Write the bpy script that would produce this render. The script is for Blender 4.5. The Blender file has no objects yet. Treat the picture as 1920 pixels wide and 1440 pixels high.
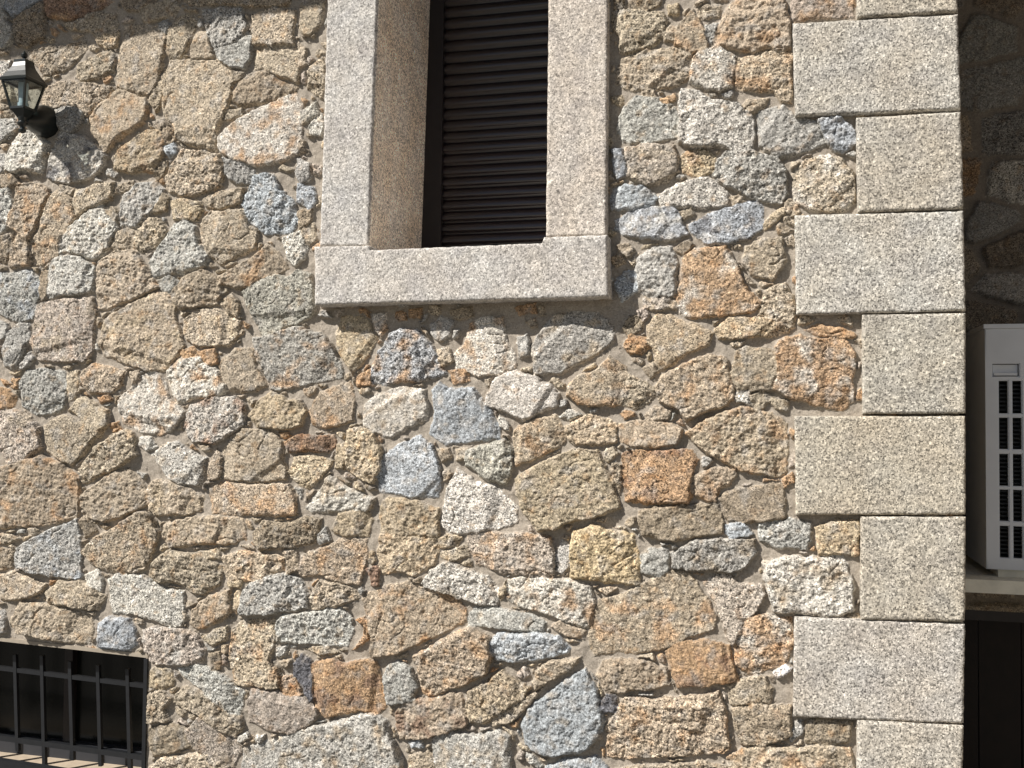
import bpy, bmesh, math, random
import numpy as np
from mathutils import Vector, Matrix

# ------------------------------------------------------------------ camera, light, exposure
S = bpy.context.scene
COL = S.collection
CAM_D, CAM_Z, F_PX = 2.47, 1.6, 1900.0        # metres from the wall face, eye height, focal length in photo pixels
YAW, PITCH, ROLL = -0.25445621, 0.03516032, -0.0100328
def _rot(yaw, pitch, roll):
    cy, sy, cp, sp, cr, sr = math.cos(yaw), math.sin(yaw), math.cos(pitch), math.sin(pitch), math.cos(roll), math.sin(roll)
    return (np.array([[cy,0,sy],[0,1,0],[-sy,0,cy]]) @ np.array([[1,0,0],[0,cp,-sp],[0,sp,cp]]) @ np.array([[cr,-sr,0],[sr,cr,0],[0,0,1]]))
RC = _rot(YAW, PITCH, ROLL)                    # camera (right, down, forward) -> wall (right, down, into wall)
cd = bpy.data.cameras.new('camera'); cam = bpy.data.objects.new('camera', cd); COL.objects.link(cam); S.camera = cam
cd.sensor_fit = 'HORIZONTAL'; cd.sensor_width = 36.0; cd.lens = 36.0*F_PX/1920.0; cd.clip_start = 0.02; cd.clip_end = 500
_w = lambda v: Vector((v[0], v[2], -v[1]))
_r, _u, _b = _w(RC @ [1,0,0]), -_w(RC @ [0,1,0]), -_w(RC @ [0,0,1])
M = Matrix((( _r.x,_u.x,_b.x,0),(_r.y,_u.y,_b.y,-CAM_D),(_r.z,_u.z,_b.z,CAM_Z),(0,0,0,1)))
cam.matrix_world = M

SUN_DIR = Vector((1.12, 1.0, -1.42)).normalized()      # the way the light travels
world = bpy.data.worlds.new('World'); S.world = world; world.use_nodes = True
wn = world.node_tree.nodes; wl = world.node_tree.links; wn.clear()
sky = wn.new('ShaderNodeTexSky'); sky.sky_type = 'NISHITA'; sky.sun_disc = False
sky.sun_elevation = math.asin(-SUN_DIR.z); sky.sun_rotation = math.atan2(-SUN_DIR.x, -SUN_DIR.y)
bg = wn.new('ShaderNodeBackground'); bg.inputs['Strength'].default_value = 0.042
wo = wn.new('ShaderNodeOutputWorld'); wl.new(sky.outputs[0], bg.inputs[0]); wl.new(bg.outputs[0], wo.inputs[0])
sd_ = bpy.data.lights.new('sun', 'SUN'); sun = bpy.data.objects.new('sun', sd_); COL.objects.link(sun)
sd_.energy = 5.0; sd_.angle = math.radians(0.55); sd_.color = (1.0, 0.957, 0.90)
sun.rotation_euler = (-SUN_DIR).to_track_quat('Z', 'Y').to_euler()
S.view_settings.view_transform = 'Standard'; S.view_settings.look = 'None'
S.view_settings.gamma = 1.0; S.view_settings.exposure = 0.44
S.cycles.max_bounces = 6; S.cycles.use_adaptive_sampling = True

def at(px, py, Y=0.0):
    """world x, z of the point on the plane y=Y that the photo shows at pixel px, py"""
    d = RC @ np.array([px-960.0, py-720.0, F_PX]); t = (Y+CAM_D)/d[2]
    return float(d[0]*t), float(CAM_Z-d[1]*t)
def P(px, py, Y=0.0):
    x, z = at(px, py, Y); return Vector((x, Y, z))
def to_px(x, z):
    d = np.stack([x, CAM_Z-z, np.full_like(x, CAM_D)], -1) @ RC
    return 960+d[...,0]/d[...,2]*F_PX, 720+d[...,1]/d[...,2]*F_PX

# ------------------------------------------------------------------ noise
def gnoise(x, y, seed):
    rg = np.random.default_rng(seed); n = 256
    a = rg.random((n, n), dtype=np.float32)*6.2831853; gx, gy = np.cos(a), np.sin(a)
    x = np.asarray(x, np.float32)+np.float32(37.31); y = np.asarray(y, np.float32)+np.float32(91.7)
    xi = np.floor(x).astype(np.int32); yi = np.floor(y).astype(np.int32); xf = x-xi; yf = y-yi
    u = xf*xf*xf*(xf*(xf*6-15)+10); v = yf*yf*yf*(yf*(yf*6-15)+10)
    x0, x1, y0, y1 = xi % n, (xi+1) % n, yi % n, (yi+1) % n
    d = lambda a_, b_, fx, fy: gx[a_, b_]*fx+gy[a_, b_]*fy
    l0 = d(x0,y0,xf,yf); l0 = l0+u*(d(x1,y0,xf-1,yf)-l0)
    l1 = d(x0,y1,xf,yf-1); l1 = l1+u*(d(x1,y1,xf-1,yf-1)-l1)
    return (l0+v*(l1-l0))*1.45
def fbm(x, y, seed, octv=3):
    r = 0; a = 1.0; t = 0
    for k in range(octv):
        r = r+a*gnoise(x*(2**k), y*(2**k), seed+k*13); t += a; a *= 0.5
    return r/t
def sstep(a, b, x):
    t = np.clip((x-a)/(b-a), 0, 1); return t*t*(3-2*t)

# ------------------------------------------------------------------ materials
def new_mat(name):
    m = bpy.data.materials.new(name); m.use_nodes = True
    nt = m.node_tree; return m, nt.nodes, nt.links, nt.nodes['Principled BSDF']
def ramp(nodes, pts, interp='LINEAR'):
    r = nodes.new('ShaderNodeValToRGB'); r.color_ramp.interpolation = interp
    e = r.color_ramp.elements
    while len(e) < len(pts): e.new(0.5)
    for el, (p, c) in zip(e, pts):
        el.position = p; el.color = (c, c, c, 1) if not isinstance(c, tuple) else (*c, 1)
    return r
def mul(nodes, links, a, b, fac=None):
    m = nodes.new('ShaderNodeMix'); m.data_type = 'RGBA'; m.blend_type = 'MULTIPLY'; m.inputs[0].default_value = 1.0
    links.new(a, m.inputs[6]); links.new(b, m.inputs[7])
    if fac is not None: links.new(fac, m.inputs[0])
    return m.outputs[2]
def granite_nodes(nodes, links, scale, lo, hi, blur=0.0):
    """two sizes of mineral grain as a multiplier: black mica, mid felspar, white quartz"""
    tc = nodes.new('ShaderNodeTexCoord')
    v1 = nodes.new('ShaderNodeTexVoronoi'); v1.inputs['Scale'].default_value = scale
    v2 = nodes.new('ShaderNodeTexVoronoi'); v2.inputs['Scale'].default_value = scale*0.5
    links.new(tc.outputs['Object'], v1.inputs['Vector']); links.new(tc.outputs['Object'], v2.inputs['Vector'])
    r1 = ramp(nodes, [(0.0, lo), (0.16, lo*1.3), (0.24, 0.95), (0.72, 1.02), (0.84, hi), (1.0, hi*1.15)])
    r2 = ramp(nodes, [(0.0, 0.6), (0.2, 0.9), (0.8, 1.08), (1.0, 1.35)])
    s1 = nodes.new('ShaderNodeSeparateColor'); s2 = nodes.new('ShaderNodeSeparateColor')
    links.new(v1.outputs['Color'], s1.inputs[0]); links.new(v2.outputs['Color'], s2.inputs[0])
    links.new(s1.outputs[0], r1.inputs[0]); links.new(s2.outputs[1], r2.inputs[0])
    return tc, mul(nodes, links, r1.outputs[0], r2.outputs[0])
def rubble_material():
    m, n, l, p = new_mat('rubble_masonry')
    tc, g = granite_nodes(n, l, 400, 0.2, 1.65)
    at_ = n.new('ShaderNodeAttribute'); at_.attribute_name = 'stone_colour'
    gr = n.new('ShaderNodeAttribute'); gr.attribute_name = 'grain'
    c = mul(n, l, at_.outputs['Color'], g, gr.outputs['Fac'])
    l.new(c, p.inputs['Base Color'])
    p.inputs['Roughness'].default_value = 0.85; p.inputs['Specular IOR Level'].default_value = 0.25
    nz = n.new('ShaderNodeTexNoise'); nz.inputs['Scale'].default_value = 300; nz.inputs['Detail'].default_value = 3
    l.new(tc.outputs['Object'], nz.inputs['Vector'])
    b = n.new('ShaderNodeBump'); b.inputs['Distance'].default_value = 0.0022
    mr = n.new('ShaderNodeMapRange'); mr.inputs['To Min'].default_value = 0.25; mr.inputs['To Max'].default_value = 0.75
    l.new(gr.outputs['Fac'], mr.inputs['Value']); l.new(mr.outputs[0], b.inputs['Strength'])
    l.new(nz.outputs['Fac'], b.inputs['Height']); l.new(b.outputs[0], p.inputs['Normal'])
    return m
def ashlar_material(name, base, warm, amount, lo=0.36, hi=1.4, bump=0.9):
    m, n, l, p = new_mat(name)
    tc, g = granite_nodes(n, l, 340, lo, hi)
    nz = n.new('ShaderNodeTexNoise'); nz.inputs['Scale'].default_value = 9; nz.inputs['Detail'].default_value = 5
    l.new(tc.outputs['Object'], nz.inputs['Vector'])
    rp = ramp(n, [(0.35, (0,0,0)), (0.75, (amount,)*3)]); l.new(nz.outputs['Fac'], rp.inputs[0])
    mx = n.new('ShaderNodeMix'); mx.data_type = 'RGBA'; mx.inputs[6].default_value = (*base, 1); mx.inputs[7].default_value = (*warm, 1)
    l.new(rp.outputs[0], mx.inputs[0])
    oi = n.new('ShaderNodeObjectInfo')
    n2 = n.new('ShaderNodeTexNoise'); n2.inputs['Scale'].default_value = 22; n2.inputs['Detail'].default_value = 4; l.new(tc.outputs['Object'], n2.inputs['Vector'])
    r2 = ramp(n, [(0.3, (.86,.86,.88)), (0.5, (1.0,1.0,1.0)), (0.7, (1.08,1.07,1.05))]); l.new(n2.outputs['Fac'], r2.inputs[0])
    l.new(mul(n, l, mul(n, l, mul(n, l, mx.outputs[2], g), oi.outputs['Color']), r2.outputs[0]), p.inputs['Base Color'])
    p.inputs['Roughness'].default_value = 0.85; p.inputs['Specular IOR Level'].default_value = 0.25
    mp = n.new('ShaderNodeMapping'); mp.inputs['Rotation'].default_value = (0, 0.7, 0); mp.inputs['Scale'].default_value = (1.0, 1.0, 0.55)
    l.new(tc.outputs['Object'], mp.inputs['Vector'])
    nb = n.new('ShaderNodeTexNoise'); nb.inputs['Scale'].default_value = 260; nb.inputs['Detail'].default_value = 3
    l.new(mp.outputs[0], nb.inputs['Vector'])
    b = n.new('ShaderNodeBump'); b.inputs['Strength'].default_value = bump; b.inputs['Distance'].default_value = 0.0022
    l.new(nb.outputs['Fac'], b.inputs['Height']); l.new(b.outputs[0], p.inputs['Normal'])
    return m
def plain_material(name, col, rough=0.5, spec=0.5, var=0.15, scale=20, metal=0.0, bump=0.0):
    m, n, l, p = new_mat(name)
    tc = n.new('ShaderNodeTexCoord'); nz = n.new('ShaderNodeTexNoise'); nz.inputs['Scale'].default_value = scale; nz.inputs['Detail'].default_value = 5
    l.new(tc.outputs['Object'], nz.inputs['Vector'])
    r = ramp(n, [(0.25, tuple(c*(1-var) for c in col)), (0.75, tuple(min(1, c*(1+var)) for c in col))])
    l.new(nz.outputs['Fac'], r.inputs[0]); l.new(r.outputs[0], p.inputs['Base Color'])
    p.inputs['Roughness'].default_value = rough; p.inputs['Specular IOR Level'].default_value = spec; p.inputs['Metallic'].default_value = metal
    if bump:
        b = n.new('ShaderNodeBump'); b.inputs['Strength'].default_value = 0.5; b.inputs['Distance'].default_value = bump
        l.new(nz.outputs['Fac'], b.inputs['Height']); l.new(b.outputs[0], p.inputs['Normal'])
    return m
def glass_material():
    m = bpy.data.materials.new('clear_glass'); m.use_nodes = True
    n, l = m.node_tree.nodes, m.node_tree.links; n.clear()
    o = n.new('ShaderNodeOutputMaterial'); t = n.new('ShaderNodeBsdfTransparent'); t.inputs[0].default_value = (0.93, 0.95, 0.94, 1)
    g = n.new('ShaderNodeBsdfGlossy'); g.inputs['Roughness'].default_value = 0.02
    mx = n.new('ShaderNodeMixShader'); mx.inputs[0].default_value = 0.035; l.new(t.outputs[0], mx.inputs[1]); l.new(g.outputs[0], mx.inputs[2]); l.new(mx.outputs[0], o.inputs[0])
    return m
MAT = dict(
    rubble=rubble_material(),
    ashlar=ashlar_material('grey_granite', (0.445, 0.43, 0.395), (0.43, 0.37, 0.29), 0.5),
    jamb=ashlar_material('pink_grey_granite', (0.50, 0.478, 0.445), (0.46, 0.395, 0.325), 0.5, .5, 1.28, .6),
    reveal=ashlar_material('stained_bounce_lit_granite', (0.90, 0.81, 0.71), (0.80, 0.62, 0.45), 0.7, .35, 1.4, .5),  # rust-stained stone, its colour also raised to stand in for bounce light
    lining=plain_material('mortar_render', (0.36, 0.31, 0.245), 0.9, 0.2, 0.12, 60, bump=0.002),
    shutter=plain_material('dark_brown_shutter', (0.011, 0.0045, 0.0055), 0.3, 0.9, 0.2, 30),
    frame=plain_material('dark_frame_paint', (0.018, 0.014, 0.014), 0.42, 0.4, 0.2, 30),
    rail=plain_material('blue_grey_paint', (0.035, 0.037, 0.043), 0.5, 0.4),
    iron=plain_material('dark_grey_iron', (0.008, 0.009, 0.011), 0.5, 0.5, 0.3, 60, bump=0.0006),
    lamp=plain_material('dark_green_cast_metal', (0.008, 0.012, 0.012), 0.34, 0.5, 0.3, 50, bump=0.0005),
    holder=plain_material('pale_lamp_holder', (0.42, 0.52, 0.58), 0.4, 0.4, 0.08, 40),
    glass=glass_material(),
    darkglass=plain_material('dark_window_glass', (0.006, 0.007, 0.006), 0.2, 0.25, 0.2, 4),
    room=plain_material('dark_room', (0.02, 0.018, 0.016), 0.9, 0.1),
    ac=plain_material('grey_white_enamel', (0.66, 0.69, 0.73), 0.42, 0.4, 0.05, 14),
    acdark=plain_material('dark_coil_fins', (0.015, 0.016, 0.017), 0.5, 0.4, 0.3, 90),
    ledge=plain_material('pale_concrete', (0.74, 0.72, 0.62), 0.85, 0.2, 0.12, 30, bump=0.002),
    cellsill=plain_material('beige_stone_sill', (0.42, 0.345, 0.26), 0.85, 0.2, 0.15, 40, bump=0.002),
    door=plain_material('dark_stained_wood', (0.007, 0.004, 0.003), 0.6, 0.3, 0.4, 25),
    roof=plain_material('clay_tile', (0.32, 0.13, 0.07), 0.8, 0.2, 0.25, 18, bump=0.004),
    soffit=plain_material('eave_board', (0.30, 0.20, 0.12), 0.7, 0.2, 0.2, 20),
    paving=plain_material('pale_paving', (0.17, 0.158, 0.14), 0.9, 0.2, 0.2, 8, bump=0.003),
)

# ------------------------------------------------------------------ object helpers
def link(name, me, mat=None, parent=None):
    o = bpy.data.objects.new(name, me); COL.objects.link(o)
    for m in (mat if isinstance(mat, (list, tuple)) else [mat] if mat else []): me.materials.append(m)
    if parent is not None:
        o.parent = parent; o.matrix_parent_inverse = parent.matrix_world.inverted()
    return o
def empty(name, loc, label, cat):
    o = bpy.data.objects.new(name, None); COL.objects.link(o); o.location = loc; o.empty_display_size = 0.1
    o['label'] = label; o['category'] = cat
    o.matrix_world = Matrix.Translation(loc); return o
def finish(bm, name, mat, parent=None, smooth=False, bevel=0.0, seg=2):
    if bevel:
        es = [e for e in bm.edges if len(e.link_faces) == 2 and e.calc_face_angle(0) > 0.5]
        bmesh.ops.bevel(bm, geom=es, offset=bevel, segments=seg, affect='EDGES', clamp_overlap=True)
    bmesh.ops.recalc_face_normals(bm, faces=bm.faces)
    me = bpy.data.meshes.new(name); bm.to_mesh(me); bm.free()
    if smooth: me.shade_smooth()
    return link(name, me, mat, parent)
def box(bm, x0, x1, y0, y1, z0, z1):
    v = [bm.verts.new((x, y, z)) for z in (z0, z1) for y in (y0, y1) for x in (x0, x1)]
    for f in ((0,1,3,2),(4,6,7,5),(0,4,5,1),(2,3,7,6),(0,2,6,4),(1,5,7,3)): bm.faces.new([v[i] for i in f])
def hexa(bm, a, b):
    """solid between two matching loops of points"""
    va = [bm.verts.new(p) for p in a]; vb = [bm.verts.new(p) for p in b]; n = len(a)
    bm.faces.new(va); bm.faces.new(vb[::-1])
    for i in range(n): bm.faces.new((va[i], vb[i], vb[(i+1) % n], va[(i+1) % n]))
def bar(bm, p, q, r, sides=4, r2=None, up=Vector((0,0,1))):
    p, q = Vector(p), Vector(q); d = (q-p).normalized()
    a = d.cross(up) if abs(d.dot(up)) < 0.95 else d.cross(Vector((0,1,0)))
    a.normalize(); b = d.cross(a); r2 = r if r2 is None else r2
    off = math.pi/4 if sides == 4 else 0; k = math.sqrt(2) if sides == 4 else 1
    ring = lambda c, rr: [c+(a*math.cos(off+2*math.pi*i/sides)+b*math.sin(off+2*math.pi*i/sides))*rr*k for i in range(sides)]
    hexa(bm, ring(p, r), ring(q, r2))
def lathe(bm, prof, org, axis, sides=28):
    """prof: list of (distance along axis, radius)"""
    axis = Vector(axis).normalized(); a = axis.orthogonal().normalized(); b = axis.cross(a); rows = []
    for t, r in prof:
        rows.append([bm.verts.new(Vector(org)+axis*t+(a*math.cos(2*math.pi*i/sides)+b*math.sin(2*math.pi*i/sides))*max(r, 1e-4)) for i in range(sides)])
    for r0, r1 in zip(rows, rows[1:]):
        for i in range(sides): bm.faces.new((r0[i], r0[(i+1) % sides], r1[(i+1) % sides], r1[i]))
    bm.faces.new(rows[0][::-1]); bm.faces.new(rows[-1])
def grid_mesh(name, co, keep=None, attrs=()):
    """co: (nz, nx, 3) points of a sheet"""
    nz, nx = co.shape[:2]; me = bpy.data.meshes.new(name)
    idx = np.arange(nz*nx, dtype=np.int32).reshape(nz, nx)
    q = np.stack([idx[:-1,:-1], idx[:-1,1:], idx[1:,1:], idx[1:,:-1]], -1)
    if keep is not None: q = q[keep]
    q = q.reshape(-1, 4); used = np.zeros(nz*nx, bool); used[q.ravel()] = True
    remap = np.cumsum(used)-1; q = remap[q].astype(np.int32)
    me.vertices.add(int(used.sum())); me.vertices.foreach_set('co', co.reshape(-1,3)[used].astype(np.float32).ravel())
    me.loops.add(q.size); me.loops.foreach_set('vertex_index', q.ravel())
    me.polygons.add(len(q)); me.polygons.foreach_set('loop_start', np.arange(0, q.size, 4, dtype=np.int32))
    me.update(calc_edges=True)
    for an, typ, arr in attrs:
        a_ = me.attributes.new(an, typ, 'POINT')
        if typ == 'FLOAT_COLOR':
            a_.data.foreach_set('color', np.concatenate([arr.reshape(-1,3)[used], np.ones((int(used.sum()),1))], 1).astype(np.float32).ravel())
        else:
            a_.data.foreach_set('value', arr.reshape(-1)[used].astype(np.float32))
    me.shade_smooth(); return me

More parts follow.
